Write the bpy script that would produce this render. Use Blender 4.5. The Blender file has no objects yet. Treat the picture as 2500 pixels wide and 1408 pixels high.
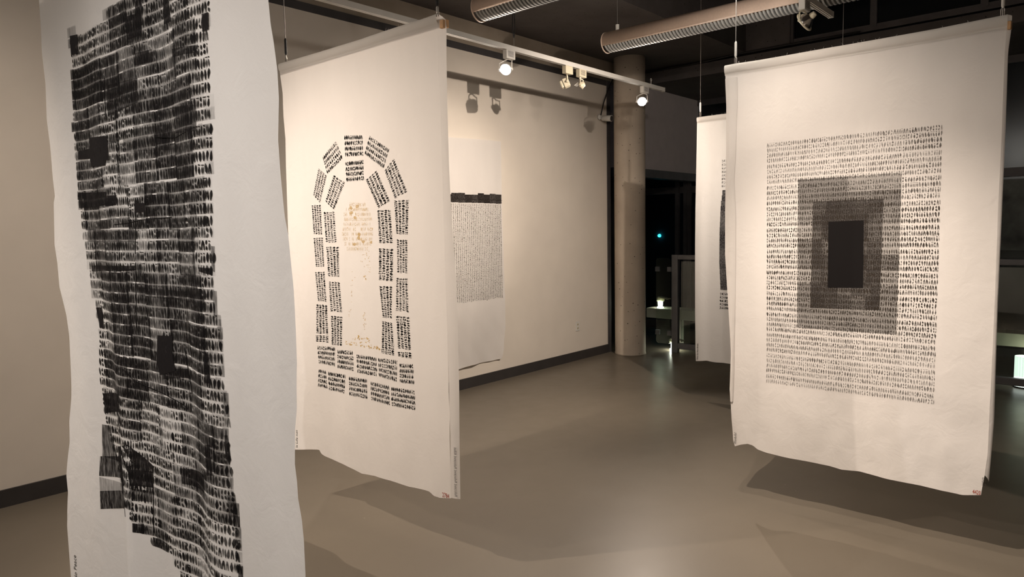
import bpy, bmesh, math, random
import numpy as np
from mathutils import Vector, Matrix
PI = math.pi
rnd = random.Random(7)
sc = bpy.context.scene
COL = sc.collection

# ---------------------------------------------------------------- camera
FPX = 1715.0; CX, CY = 1250.0, 704.0
EYE = np.array([0.0, 0.0, 1.6])
def _hor(x): return 557.0 - .018*(x-CX)
_n = np.array([.018, 1, -(557.0-CY)/FPX]); _up = -_n/np.linalg.norm(_n)
_a = np.array([2770.-CX, _hor(2770.)-CY, FPX]); _a /= np.linalg.norm(_a)
_a = _a - _up*np.dot(_a, _up); _a /= np.linalg.norm(_a)
_b = np.cross(_up, _a)
RC = np.array([_a, _b, _up])            # camera (x right, y down, z forward) -> world
cam = bpy.data.cameras.new('camera'); camo = bpy.data.objects.new('camera', cam); COL.objects.link(camo)
cam.sensor_width = 36; cam.lens = FPX*36/2500; cam.clip_start = .02; cam.clip_end = 200
r_, d_, f_ = RC[:, 0], RC[:, 1], RC[:, 2]
camo.matrix_world = Matrix(((r_[0], -d_[0], -f_[0], EYE[0]), (r_[1], -d_[1], -f_[1], EYE[1]), (r_[2], -d_[2], -f_[2], EYE[2]), (0, 0, 0, 1)))
sc.camera = camo
# ---------------------------------------------------------------- world, exposure
w = bpy.data.worlds.new('world'); sc.world = w; w.use_nodes = True
w.node_tree.nodes['Background'].inputs[0].default_value = (.10, .13, .17, 1)
w.node_tree.nodes['Background'].inputs[1].default_value = .05
sc.view_settings.view_transform = 'Standard'; sc.view_settings.look = 'None'
sc.view_settings.gamma = 1; sc.view_settings.use_curve_mapping = False
sc.view_settings.exposure = 0.42
sc.cycles.max_bounces = 6; sc.cycles.transparent_max_bounces = 12
sc.cycles.use_adaptive_sampling = True; sc.cycles.adaptive_threshold = .025
sc.cycles.sample_clamp_indirect = 3.0
sc.cycles.use_denoising = True
WARM = (1, .85, .72); COOL = (1, .935, .89)
# unseen area light added behind the camera to lift the ambient level
_l = bpy.data.lights.new('rear_fill_light', 'AREA'); _l.shape = 'RECTANGLE'; _l.size = 8.5; _l.size_y = 3.2; _l.energy = 48; _l.color = (1, .88, .77)
_o = bpy.data.objects.new('rear_fill_light', _l); COL.objects.link(_o); _o.location = (-4.1, 0.2, 2.0); _o.rotation_euler = (0, -PI/2, 0)
# lamp heads on the two tracks: X, track, watts, aim point, colour, cone degrees, style, label
TRACKS = {1: (3.72, 3.0), 2: (1.66, 3.05)}
HEADS = [
 (4.22, 1, 190, (.6, 2.2, 0.6), WARM, 125, 'round', 'white track spotlight glaring near the middle of the left track'),
 (4.98, 1, 0, (5.5, 3.0, 3.2), WARM, 60, 'box', 'unlit boxy white track head hanging on the left track'),
 (5.18, 1, 0, (5.0, 4.4, 2.4), WARM, 60, 'small', 'small unlit white track head beside the boxy one'),
 (6.25, 1, 185, (2.2, .6, .5), WARM, 125, 'round', 'brightly glaring track spotlight near the far end of the left track'),
 (.42, 1, 180, (2.2, 2.85, .9), WARM, 86, 'round', 'track spotlight on the left track aimed at the arch banner'),
 (-.9, 1, 95, (2.2, 3.2, .35), WARM, 64, 'round', 'track spotlight at the near end of the left track'),
 (3.05, 2, 58, (3.9, 1.02, 1.2), WARM, 92, 'round', 'track spotlight on the right track aimed at the doorway print banner'),
 (4.78, 2, 295, (5.2, 4.98, 1.0), WARM, 92, 'gimbal', 'round silver-rimmed track lamp hanging from the short right track'),
 (3.98, 2, 30, (5.9, 2.5, 1.1), COOL, 54, 'round', 'track spotlight on the right track aimed at the farthest hanging banner'),
 (-.9, 2, 140, (.8, 1.6, .1), COOL, 100, 'round', 'track spotlight on the right track aimed at the nearest banner'),
 (2.2, 2, 265, (3.9, .85, .45), WARM, 62, 'round', 'unseen track spotlight added to brighten the lower doorway print'),  # extra out-of-view head, added to even out the lower part of this banner
 (3.70, 2, 42, (5.3, 2.9, 3.2), WARM, 78, 'round', 'unseen track spotlight added to brighten the tube light'),  # added out of view so the tube housing picks up light
 (3.45, 2, 230, (4.6, 4.98, 1.9), WARM, 38,
  'round', 'unseen track spotlight added for the bright spot on the wall banner'),  # second lamp for this banner, added out of view for a tight hot spot
 (-.2, 1, 42, (1.0, 4.98, 1.3), WARM, 100, 'round', 'unseen track spotlight added to wash the bare wall'),  # made-up head that lifts the brightness of the left wall
]

# ---------------------------------------------------------------- helpers
def ray(px, py): return RC @ np.array([px-CX, py-CY, FPX])
def onplane(px, py, ax, val):
    d = ray(px, py); return EYE + d*((val-EYE[ax])/d[ax])
def tag(o, label=None, cat=None, group=None, kind=None):
    if label: o['label'] = label
    if cat: o['category'] = cat
    if group: o['group'] = group
    if kind: o['kind'] = kind
    return o
def empty(name, loc, label=None, cat=None, group=None):
    o = bpy.data.objects.new(name, None); COL.objects.link(o); o.location = loc; o.empty_display_size = .05
    return tag(o, label, cat, group)
def link(name, me, mat, parent=None, smooth=False):
    if mat is not None and len(me.materials) == 0: me.materials.append(mat)
    o = bpy.data.objects.new(name, me); COL.objects.link(o)
    if parent is not None:
        o.parent = parent
        q = parent; L = Vector((0, 0, 0))
        while q is not None: L += Vector(q.location); q = q.parent
        o.location = -L
    if smooth:
        for p in me.polygons: p.use_smooth = True
    return o
class MB:
    def __init__(s): s.v = []; s.f = []; s.d = []
    def add(s, vs, fs, dens=None):
        b = len(s.v); s.v.extend([tuple(map(float, q)) for q in vs]); s.f.extend([tuple(b+i for i in q) for q in fs])
        if dens is not None: s.d.extend([dens]*len(vs))
        return s
    def box(s, x0, x1, y0, y1, z0, z1):
        v = [(x, y, z) for x in (x0, x1) for y in (y0, y1) for z in (z0, z1)]
        return s.add(v, [(0, 1, 3, 2), (4, 6, 7, 5), (0, 4, 5, 1), (2, 3, 7, 6), (0, 2, 6, 4), (1, 5, 7, 3)])
    def obox(s, c, ax, ay, az, hx, hy, hz, bev=0):
        c = np.array(c, float); v = []
        for x in (-1, 1):
            for y in (-1, 1):
                for z in (-1, 1): v.append(c+ax*hx*x+ay*hy*y+az*hz*z)
        return s.add(v, [(0, 1, 3, 2), (4, 6, 7, 5), (0, 4, 5, 1), (2, 3, 7, 6), (0, 2, 6, 4), (1, 5, 7, 3)])
    def tube(s, pts, r, n=10, caps=True):
        pts = [np.array(p, float) for p in pts]; rs = r if isinstance(r, (list, tuple)) else [r]*len(pts)
        rings = []; prev = None
        for i, p in enumerate(pts):
            t = pts[min(i+1, len(pts)-1)]-pts[max(i-1, 0)]; t /= (np.linalg.norm(t)+1e-12)
            a = np.cross(t, [0, 0, 1]) if abs(t[2]) < .95 else np.cross(t, [1, 0, 0])
            if prev is not None:
                a2 = prev-t*np.dot(prev, t)
                if np.linalg.norm(a2) > 1e-6: a = a2
            a /= np.linalg.norm(a); prev = a; b = np.cross(t, a)
            rings.append([p+rs[i]*(a*math.cos(2*PI*k/n)+b*math.sin(2*PI*k/n)) for k in range(n)])
        v = [q for R in rings for q in R]; f = []
        for i in range(len(pts)-1):
            for k in range(n):
                k2 = (k+1) % n; f.append((i*n+k, i*n+k2, (i+1)*n+k2, (i+1)*n+k))
        if caps: f.append(tuple(range(n-1, -1, -1))); f.append(tuple((len(pts)-1)*n+k for k in range(n)))
        return s.add(v, f)
    def lathe(s, o, axis, prof, n=20):
        # prof: list of (distance along axis, radius)
        o = np.array(o, float); t = np.array(axis, float); t /= np.linalg.norm(t)
        a = np.cross(t, [0, 0, 1]) if abs(t[2]) < .95 else np.cross(t, [1, 0, 0]); a /= np.linalg.norm(a); b = np.cross(t, a)
        v = []; f = []
        for h, r in prof:
            for k in range(n): v.append(o+t*h+r*(a*math.cos(2*PI*k/n)+b*math.sin(2*PI*k/n)))
        for i in range(len(prof)-1):
            for k in range(n):
                k2 = (k+1) % n; f.append((i*n+k, i*n+k2, (i+1)*n+k2, (i+1)*n+k))
        f.append(tuple(range(n-1, -1, -1))); f.append(tuple((len(prof)-1)*n+k for k in range(n)))
        return s.add(v, f)
    def mesh(s, name):
        me = bpy.data.meshes.new(name); me.from_pydata(s.v, [], s.f); me.update()
        if s.d:
            at = me.attributes.new('dens', 'FLOAT', 'POINT'); at.data.foreach_set('value', s.d)
        return me
    def build(s, name, mat, parent=None, smooth=False, bevel=0, label=None):
        me = s.mesh(name); o = link(name, me, mat, parent, smooth)
        if bevel:
            m = o.modifiers.new('bevel', 'BEVEL'); m.width = bevel; m.segments = 2; m.limit_method = 'ANGLE'
        if label: o['label'] = label
        return o
def struct(o): o['kind'] = 'structure'; return o

# ---------------------------------------------------------------- materials
def nodes(name):
    m = bpy.data.materials.new(name); m.use_nodes = True; nt = m.node_tree
    return m, nt, nt.nodes['Principled BSDF']
def N(nt, t, **k):
    n = nt.nodes.new(t)
    for a, b in k.items():
        if a.startswith('i_'): n.inputs[int(a[2:])].default_value = b
        else: setattr(n, a, b)
    return n
def ramp(nt, fac, stops):
    r = nt.nodes.new('ShaderNodeValToRGB'); e = r.color_ramp.elements
    while len(e) > 1: e.remove(e[-1])
    e[0].position = stops[0][0]; e[0].color = (*stops[0][1], 1)
    for p, c in stops[1:]:
        q = e.new(p); q.color = (*c, 1)
    nt.links.new(fac, r.inputs[0]); return r
def simple(name, col, rough=.5, metal=0, var=.12, scale=8, bump=0, spec=.5):
    m, nt, b = nodes(name)
    co = N(nt, 'ShaderNodeTexCoord'); no = N(nt, 'ShaderNodeTexNoise'); no.inputs['Scale'].default_value = scale; no.inputs['Detail'].default_value = 6
    nt.links.new(co.outputs['Object'], no.inputs['Vector'])
    lo = tuple(c*(1-var) for c in col); hi = tuple(min(1, c*(1+var)) for c in col)
    r = ramp(nt, no.outputs[0], [(.3, lo), (.7, hi)]); nt.links.new(r.outputs[0], b.inputs['Base Color'])
    b.inputs['Roughness'].default_value = rough; b.inputs['Metallic'].default_value = metal
    b.inputs['Specular IOR Level'].default_value = spec
    if bump:
        bp = N(nt, 'ShaderNodeBump'); bp.inputs['Strength'].default_value = bump; bp.inputs['Distance'].default_value = .01
        nt.links.new(no.outputs[0], bp.inputs['Height']); nt.links.new(bp.outputs[0], b.inputs['Normal'])
    return m
def emis(name, col, st):
    m, nt, b = nodes(name); b.inputs['Base Color'].default_value = (*col, 1)
    b.inputs['Emission Color'].default_value = (*col, 1); b.inputs['Emission Strength'].default_value = st
    return m
def cloth_mat(name, col, trans=.22):
    m, nt, b = nodes(name); nt.nodes.remove(b); out = nt.nodes['Material Output']
    co = N(nt, 'ShaderNodeTexCoord')
    mp = N(nt, 'ShaderNodeMapping'); mp.inputs['Scale'].default_value = (1, 1, .25); nt.links.new(co.outputs['Object'], mp.inputs['Vector'])
    n1 = N(nt, 'ShaderNodeTexNoise'); n1.inputs['Scale'].default_value = 5; n1.inputs['Detail'].default_value = 4; nt.links.new(mp.outputs[0], n1.inputs['Vector'])
    r = ramp(nt, n1.outputs[0], [(.3, tuple(c*.965 for c in col)), (.7, tuple(min(1, c*1.02) for c in col))])
    n2 = N(nt, 'ShaderNodeTexNoise'); n2.inputs['Scale'].default_value = 260; n2.inputs['Detail'].default_value = 2; nt.links.new(co.outputs['Object'], n2.inputs['Vector'])
    n3 = N(nt, 'ShaderNodeTexNoise'); n3.inputs['Scale'].default_value = 11; n3.inputs['Detail'].default_value = 5; n3.inputs['Distortion'].default_value = .6; nt.links.new(co.outputs['Object'], n3.inputs['Vector'])
    b1 = N(nt, 'ShaderNodeBump'); b1.inputs['Strength'].default_value = .18; b1.inputs['Distance'].default_value = .02; nt.links.new(n3.outputs[0], b1.inputs['Height'])
    b2 = N(nt, 'ShaderNodeBump'); b2.inputs['Strength'].default_value = .1; b2.inputs['Distance'].default_value = .001; nt.links.new(n2.outputs[0], b2.inputs['Height']); nt.links.new(b1.outputs[0], b2.inputs['Normal'])
    d = N(nt, 'ShaderNodeBsdfDiffuse'); t = N(nt, 'ShaderNodeBsdfTranslucent'); mx = N(nt, 'ShaderNodeMixShader'); mx.inputs[0].default_value = trans
    for s_ in (d, t): nt.links.new(r.outputs[0], s_.inputs[0]); nt.links.new(b2.outputs[0], s_.inputs['Normal'])
    nt.links.new(d.outputs[0], mx.inputs[1]); nt.links.new(t.outputs[0], mx.inputs[2]); nt.links.new(mx.outputs[0], out.inputs[0])
    return m
def ink_mat(name, col, scale=(60, 60, 60), lo=.55, hi=1.25, k=1.0):
    """printing ink: covers the cloth by the 'dens' attribute, broken up by a streaky noise"""
    m, nt, b = nodes(name); out = nt.nodes['Material Output']
    at = N(nt, 'ShaderNodeAttribute'); at.attribute_name = 'dens'
    co = N(nt, 'ShaderNodeTexCoord'); mp = N(nt, 'ShaderNodeMapping'); mp.inputs['Scale'].default_value = scale; nt.links.new(co.outputs['Object'], mp.inputs['Vector'])
    no = N(nt, 'ShaderNodeTexNoise'); no.inputs['Scale'].default_value = 1; no.inputs['Detail'].default_value = 5; no.inputs['Roughness'].default_value = .65; nt.links.new(mp.outputs[0], no.inputs['Vector'])
    mr = N(nt, 'ShaderNodeMapRange'); mr.inputs['From Min'].default_value = .3; mr.inputs['From Max'].default_value = .7
    mr.inputs['To Min'].default_value = lo; mr.inputs['To Max'].default_value = hi; nt.links.new(no.outputs[0], mr.inputs[0])
    mu = N(nt, 'ShaderNodeMath', operation='MULTIPLY', use_clamp=True); nt.links.new(mr.outputs[0], mu.inputs[0]); nt.links.new(at.outputs['Fac'], mu.inputs[1])
    b.inputs['Base Color'].default_value = (*col, 1); b.inputs['Roughness'].default_value = .75; b.inputs['Specular IOR Level'].default_value = .04
    tr = N(nt, 'ShaderNodeBsdfTransparent'); mx = N(nt, 'ShaderNodeMixShader')
    nt.links.new(mu.outputs[0], mx.inputs[0]); nt.links.new(tr.outputs[0], mx.inputs[1]); nt.links.new(b.outputs[0], mx.inputs[2]); nt.links.new(mx.outputs[0], out.inputs[0])
    return m
def concrete(name, lo, hi, pits=True, rough=.8):
    m, nt, b = nodes(name); co = N(nt, 'ShaderNodeTexCoord')
    n1 = N(nt, 'ShaderNodeTexNoise'); n1.inputs['Scale'].default_value = 2.2; n1.inputs['Detail'].default_value = 9; n1.inputs['Roughness'].default_value = .62; nt.links.new(co.outputs['Object'], n1.inputs['Vector'])
    r = ramp(nt, n1.outputs[0], [(.28, lo), (.72, hi)])
    last = r.outputs[0]
    if pits:
        v = N(nt, 'ShaderNodeTexVoronoi'); v.inputs['Scale'].default_value = 17; nt.links.new(co.outputs['Object'], v.inputs['Vector'])
        n2 = N(nt, 'ShaderNodeTexNoise'); n2.inputs['Scale'].default_value = 9; nt.links.new(co.outputs['Object'], n2.inputs['Vector'])
        ad = N(nt, 'ShaderNodeMath', operation='MULTIPLY_ADD'); ad.inputs[1].default_value = -.16; ad.inputs[2].default_value = .185
        nt.links.new(n2.outputs[0], ad.inputs[0])
        lt = N(nt, 'ShaderNodeMath', operation='LESS_THAN'); nt.links.new(v.outputs[0], lt.inputs[0]); nt.links.new(ad.outputs[0], lt.inputs[1])
        mx = N(nt, 'ShaderNodeMix', data_type='RGBA'); nt.links.new(lt.outputs[0], mx.inputs[0]); nt.links.new(last, mx.inputs[6])
        mx.inputs[7].default_value = tuple(c*.35 for c in lo)+(1,)
        last = mx.outputs[2]
        bp = N(nt, 'ShaderNodeBump'); bp.inputs['Strength'].default_value = .6; bp.inputs['Distance'].default_value = .004; bp.invert = True
        nt.links.new(lt.outputs[0], bp.inputs['Height']); nt.links.new(bp.outputs[0], b.inputs['Normal'])
    nt.links.new(last, b.inputs['Base Color']); b.inputs['Roughness'].default_value = rough; b.inputs['Specular IOR Level'].default_value = .25
    return m
def floor_mat():
    m, nt, b = nodes('sealed_concrete_floor'); co = N(nt, 'ShaderNodeTexCoord')
    n1 = N(nt, 'ShaderNodeTexNoise'); n1.inputs['Scale'].default_value = .9; n1.inputs['Detail'].default_value = 6; nt.links.new(co.outputs['Object'], n1.inputs['Vector'])
    r = ramp(nt, n1.outputs[0], [(.3, (.134, .113, .087)), (.7, (.154, .131, .101))])
    n2 = N(nt, 'ShaderNodeTexVoronoi'); n2.inputs['Scale'].default_value = 9; nt.links.new(co.outputs['Object'], n2.inputs['Vector'])
    lt = N(nt, 'ShaderNodeMath', operation='LESS_THAN'); lt.inputs[1].default_value = .022; nt.links.new(n2.outputs[0], lt.inputs[0])
    mx = N(nt, 'ShaderNodeMix', data_type='RGBA'); nt.links.new(lt.outputs[0], mx.inputs[0]); nt.links.new(r.outputs[0], mx.inputs[6]); mx.inputs[7].default_value = (.09, .075, .06, 1)
    n3 = N(nt, 'ShaderNodeTexVoronoi'); n3.inputs['Scale'].default_value = 5; nt.links.new(co.outputs['Object'], n3.inputs['Vector'])
    l3 = N(nt, 'ShaderNodeMath', operation='LESS_THAN'); l3.inputs[1].default_value = .011; nt.links.new(n3.outputs[0], l3.inputs[0])
    m3 = N(nt, 'ShaderNodeMix', data_type='RGBA'); nt.links.new(l3.outputs[0], m3.inputs[0]); nt.links.new(mx.outputs[2], m3.inputs[6]); m3.inputs[7].default_value = (.5, .46, .4, 1)
    nt.links.new(m3.outputs[2], b.inputs['Base Color'])
    n4 = N(nt, 'ShaderNodeTexNoise'); n4.inputs['Scale'].default_value = 6; n4.inputs['Detail'].default_value = 8; nt.links.new(co.outputs['Object'], n4.inputs['Vector'])
    rr = N(nt, 'ShaderNodeMapRange'); rr.inputs['To Min'].default_value = .30; rr.inputs['To Max'].default_value = .42; nt.links.new(n4.outputs[0], rr.inputs[0])
    nt.links.new(rr.outputs[0], b.inputs['Roughness']); b.inputs['Specular IOR Level'].default_value = .2
    n5 = N(nt, 'ShaderNodeTexNoise'); n5.inputs['Scale'].default_value = 120; nt.links.new(co.outputs['Object'], n5.inputs['Vector'])
    bp = N(nt, 'ShaderNodeBump'); bp.inputs['Strength'].default_value = .06; bp.inputs['Distance'].default_value = .002; nt.links.new(n5.outputs[0], bp.inputs['Height']); nt.links.new(bp.outputs[0], b.inputs['Normal'])
    return m
def glass_mat(name, tint=(.8, .85, .85), clear=.75):
    m, nt, b = nodes(name); out = nt.nodes['Material Output']; nt.nodes.remove(b)
    g = N(nt, 'ShaderNodeBsdfGlossy'); g.inputs['Roughness'].default_value = .22 if 'window' in name else .03; g.inputs[0].default_value = (1, 1, 1, 1)
    t = N(nt, 'ShaderNodeBsdfTransparent'); t.inputs[0].default_value = (*[c*clear for c in tint], 1)
    fr = N(nt, 'ShaderNodeFresnel'); fr.inputs[0].default_value = 1.5
    no = N(nt, 'ShaderNodeTexNoise'); no.inputs['Scale'].default_value = 3
    mu = N(nt, 'ShaderNodeMath', operation='MULTIPLY_ADD'); mu.inputs[1].default_value = .02; nt.links.new(no.outputs[0], mu.inputs[0]); nt.links.new(fr.outputs[0], mu.inputs[2])
    mx = N(nt, 'ShaderNodeMixShader'); nt.links.new(mu.outputs[0], mx.inputs[0]); nt.links.new(t.outputs[0], mx.inputs[1]); nt.links.new(g.outputs[0], mx.inputs[2]); nt.links.new(mx.outputs[0], out.inputs[0])
    return m
M = dict(
 wall=simple('painted_plaster', (.66, .60, .525), .75, var=.03, scale=3, bump=.04, spec=.2),
 base=simple('black_rubber_base', (.035, .031, .030), .45),
 trim=simple('dark_reveal', (.05, .045, .045), .6),
 band=concrete('brown_concrete', (.26, .215, .165), (.36, .30, .24), False),
 soffit=concrete('dark_concrete', (.068, .060, .058), (.105, .094, .09), True),
 column=concrete('pitted_concrete', (.42, .355, .285), (.57, .49, .395), True),
 floor=floor_mat(),
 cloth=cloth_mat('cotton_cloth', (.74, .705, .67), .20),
 cloth2=cloth_mat('cotton_cloth_shade_tint', (.72, .695, .665), .20),  # slightly darker copy of the cotton, shade put into its colour
 hem=cloth_mat('doubled_cotton_hem', (.70, .665, .62), .10),
 ink=ink_mat('black_relief_ink', (.009, .008, .008), (60, 60, 60), .8, 1.2),
 ink_thin=ink_mat('thin_brown_black_ink', (.035, .028, .022), (170, 170, 120), .45, 1.3),
 wash=ink_mat('streaky_ink_wash', (.015, .013, .013), (9, 190, 22), .35, 1.45),
 wash4=ink_mat('woven_ink_wash', (.024, .020, .018), (90, 160, 220), .55, 1.35),
 gold=ink_mat('gold_leaf_ink', (.55, .36, .10), (120, 120, 120), .6, 1.3),
 red=ink_mat('red_stamp_ink', (.35, .04, .02), (60, 60, 60), .9, 1.1),
 white=simple('white_enamel', (.62, .60, .56), .4, var=.04),
 cream=simple('aged_cream_enamel', (.62, .56, .42), .4, var=.06),
 bulb=emis('lit_lamp_face', (1, .93, .84), 110),
 dimface=emis('lamp_lens_spill', (1, .9, .72), .9),
 chrome=simple('polished_reflector', (.8, .78, .74), .15, 1, var=.03),
 darkm=simple('dark_metal', (.05, .05, .055), .35, .4),
 greym=simple('grey_painted_metal', (.13, .13, .135), .4, .3),
 mull=simple('bronze_mullion', (.085, .078, .078), .45, .3),
 tan=simple('tan_painted_tube', (.56, .44, .36), .6, var=.05, scale=60),
 louv=simple('grey_louvre', (.30, .30, .29), .65, 0, var=.05),
 wire=simple('steel_wire', (.30, .28, .26), .4, .7),
 blackw=simple('black_cord', (.012, .010, .010), .6),
 wood=simple('raw_pine', (.62, .36, .17), .6, var=.2, scale=25),
 glass=glass_mat('night_window_glass', (.55, .65, .68), .7),
 rglass=glass_mat('railing_glass', (.86, .92, .88), .9),
 bench=simple('pale_stone_bench', (.26, .25, .20), .6),
 paper=emis('glowing_paper_shade', (.86, .95, .88), .95),
 teal=emis('teal_indicator', (.05, .75, .85), 12),
 lampglow=emis('floor_lamp_glow', (.95, 1, .85), 14),
 poster=simple('dim_grey_poster', (.12, .13, .125), .7, var=.5, scale=5),
)

# ---------------------------------------------------------------- room shell
def sbox(name, b, mat): return struct(MB().box(*b).build(name, mat))
WY = 4.98
sbox('floor', (-4.2, 10.6, -4.6, 6.6, -.2, 0), M['floor'])
sbox('wall_left', (-4.2, 7.46, WY, WY+.16, 0, 3.335), M['wall'])
sbox('trim_1', (-4.2, 7.47, WY-.006, WY+.16, 3.335, 3.40), M['trim'])
sbox('trim_2', (7.46, 7.53, WY-.012, WY+.16, 0, 3.40), M['trim'])
sbox('wall_upper', (-4.2, 8.3, WY+.004, WY+.3, 3.40, 3.637), M['band'])
sbox('baseboard_left', (-4.2, 7.47, WY-.014, WY, 0, .105), M['base'])
sbox('ceiling', (-4.2, 8.3, 3.56, WY+.3, 3.637, 4.5), M['soffit'])
sbox('ceiling_high', (-4.2, 8.3, -4.6, 3.56, 4.42, 4.6), M['soffit'])
# downstand ribs on the raised ceiling
for i, x in enumerate((-.6, 1.9, 4.4, 6.9)):
    sbox('trim_%d' % (3+i), (x, x+.25, -4.6, 3.56, 4.24, 4.42), M['soffit'])
sbox('wall_end_upper', (8.3, 8.5, 3.04, WY+.3, 3.637, 5.2), M['soffit'])
sbox('wall_back', (-4.4, -4.2, -4.6, WY+.16, 0, 4.6), M['wall'])
sbox('wall_right', (-4.2, 8.3, -4.8, -4.6, 0, 4.6), M['wall'])
# far bay behind the railing: bulkhead, soffit, glazed end wall
MBk = simple('grey_plaster', (.66, .60, .60), .8, var=.04)
sbox('wall_bulkhead', (7.75, 10.0, WY, WY+.15, 2.36, 3.452), MBk)
sbox('trim_7', (7.75, 10.0, WY-.03, WY+.12, 2.25, 2.36), M['greym'])
sbox('ceiling_far', (8.3, 10.3, -4.6, 6.4, 3.452, 3.6), M['soffit'])
sbox('wall_side_far', (8.0, 10.3, 6.4, 6.6, 0, 3.6), M['trim'])
# concrete column
cb = MB(); prof = [(0, .197), (.02, .193), (.03, .1905)]+[(z, .1905) for z in (.8, 1.6, 2.4, 3.2, 3.64)]
cb.lathe((7.548, 4.702, 0), (0, 0, 1), prof, 48)
tag(cb.build('column', M['column'], smooth=False), 'round pitted concrete column at the end of the white wall', 'column')
for p in bpy.data.objects['column'].data.polygons: p.use_smooth = len(p.vertices) == 4

def window(name, X, ys, zs, th=.07, depth=.09, pane_mat='glass'):
    root = struct(empty(name, (X, (ys[0]+ys[-1])/2, zs[0])))
    for y in ys: MB().box(X-depth/2, X+depth/2, y-th/2, y+th/2, zs[0], zs[-1]).build('mullion', M['mull'], root)
    for z in zs: MB().box(X-depth/2+.008, X+depth/2-.008, ys[0], ys[-1], z-th/2, z+th/2).build('transom', M['mull'], root)
    for i in range(len(ys)-1):
        for j in range(len(zs)-1):
            MB().box(X-.006, X+.006, ys[i]+th/2, ys[i+1]-th/2, zs[j]+th/2, zs[j+1]-th/2).build('pane', M[pane_mat], root)
    return root
window('window_1', 8.36, [-4.5, -2.75, -1.77, -.79, .19, 1.18, 2.17, 3.04], [3.66, 5.1], .065)
window('window_2', 9.93, [-4.4, -2.6, -.6, 1.4, 3.1, 5.14, 6.38], [.05, 2.14, 3.42], .10)
window('window_3', 9.90, [5.16, 5.30], [.05, 2.3], .06)
# dark grounds outside so the night beyond the glass stays dark
sbox('wall_outside', (13.0, 13.2, -10, 14, -2, 8), simple('dark_neighbour_facade', (.03, .035, .042), .8, var=.5, scale=.7))
MB().lathe((13.0, *onplane(1611, 575, 0, 13.0)[1:]), (-1, 0, 0), [(0, .02), (.01, .035), (.04, .03)], 10).build('indicator_lamp', M['teal'])
tag(bpy.data.objects['indicator_lamp'], 'tiny teal light glowing in the dark window beside the column', 'lamp')
pt = MB().box(9.70, 9.72, .55, 1.5, 1.25, 2.05).build('poster', M['poster']); tag(pt, 'dim grey poster seen in the dark glass at the right edge', 'poster')

# bench along the glazing
bn = empty('stone_bench', (8.5, 1.5, 0), 'long pale stone bench behind the railing', 'bench')
MB().box(8.32, 8.62, -3.5, 4.93, .36, .49).build('bench_top', M['bench'], bn, bevel=.006)
for y in (-3, 0.2, 2.4, 4.4): MB().box(8.38, 8.56, y, y+.12, 0, .36).build('bench_leg', M['bench'], bn)

# railing
RX = 7.93
rl = empty('railing', (RX, 1.8, 0), 'dark metal railing with glass infill beyond the concrete column', 'railing')
MB().box(RX-.03, RX+.03, 4.235, 4.32, 0, 1.235).build('post', M['greym'], rl, bevel=.006)
MB().box(RX-.03, RX+.03, -3.6, 4.235, 1.175, 1.235).build('top_rail', M['greym'], rl, bevel=.006)
MB().box(RX-.03, RX+.03, -3.6, 4.235, .055, .125).build('bottom_rail', M['greym'], rl, bevel=.006)
for y0, y1 in ((2.95, 4.2), (1.55, 2.85), (.15, 1.45), (-1.25, .05), (-2.65, -1.35)):
    g = MB().box(RX-.006, RX+.006, y0, y1, .14, 1.155).build('glass_panel', M['rglass'], rl)
    for yy in (y0+.25, y1-.25):
        for zz in (.14, 1.155): MB().box(RX-.016, RX+.016, yy-.025, yy+.025, zz-.03, zz+.03).build('clamp', M['darkm'], g, bevel=.003)
for y in (1.5, -1.3): MB().box(RX-.028, RX+.028, y-.04, y+.04, 0, 1.18).build('post', M['greym'], rl)
b = MB(); yA, yB, zA, zB, rr = 4.345, 4.55, .10, 1.19, .04
pl = []
for cy, cz, a0 in ((yB-rr, zB-rr, 0), (yA+rr, zB-rr, 90), (yA+rr, zA+rr, 180), (yB-rr, zA+rr, 270)):
    for k in range(5):
        a = math.radians(a0+22.5*k); pl.append((cy+rr*math.cos(a), cz+rr*math.sin(a)))
n_ = len(pl); b.add([(RX-.006, y, z) for y, z in pl]+[(RX+.006, y, z) for y, z in pl], [tuple(range(n_)), tuple(range(2*n_-1, n_-1, -1))]+[(i, (i+1) % n_, n_+(i+1) % n_, n_+i) for i in range(n_)])
gp = b.build('glass_panel', M['rglass'], rl)
for y in (4.36, 4.53):
    for z in (.24, 1.05): MB().box(RX-.02, RX+.02, y-.027, y+.027, z-.03, z+.03).build('clamp', M['greym'], gp, bevel=.003)

# small lights behind the railing
def point(name, loc, W, col, r=.03, parent=None):
    l = bpy.data.lights.new(name, 'POINT'); l.energy = W; l.color = col; l.shadow_soft_size = r
    o = bpy.data.objects.new(name, l); COL.objects.link(o); o.location = loc
    if parent is not None: o.parent = parent; o.location = Vector(loc)-Vector(parent.location)
    return o
def floor_uplight(x, y, z, label, W):
    t = empty('floor_lamp', (x, y, z), label, 'lamp')
    MB().lathe((x, y, z), (0, 0, 1), [(0, .045), (.012, .045), (.014, .03), (.09, .034)], 16).build('diffuser', M['lampglow'], t, True)
    MB().lathe((x, y, z+.09), (0, 0, 1), [(0, .05), (.03, .058), (.05, .05)], 16).build('cap', M['cream'], t, True)
    MB().obox((x-.02, y-.07, z+.14), np.array((1., 0, 0)), np.array((0, 1., .15)), np.array((0, -.15, 1.)), .045, .075, .006).build('flap', M['cream'], t)
    point('lamp_light', (x-.06, y-.02, z+.05), W, (.93, 1, .82), .02, t)
floor_uplight(8.10, 4.40, 0, 'small floor lamp with a bright base behind the railing glass', 1.1)
floor_uplight(8.42, 4.77, .49, 'small bright lamp standing on the bench end beside the column', .5)
ls = empty('paper_lamp', (8.17, .72, 0), 'ribbed glowing paper lamp under the bench at the right edge', 'lamp')
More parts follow.
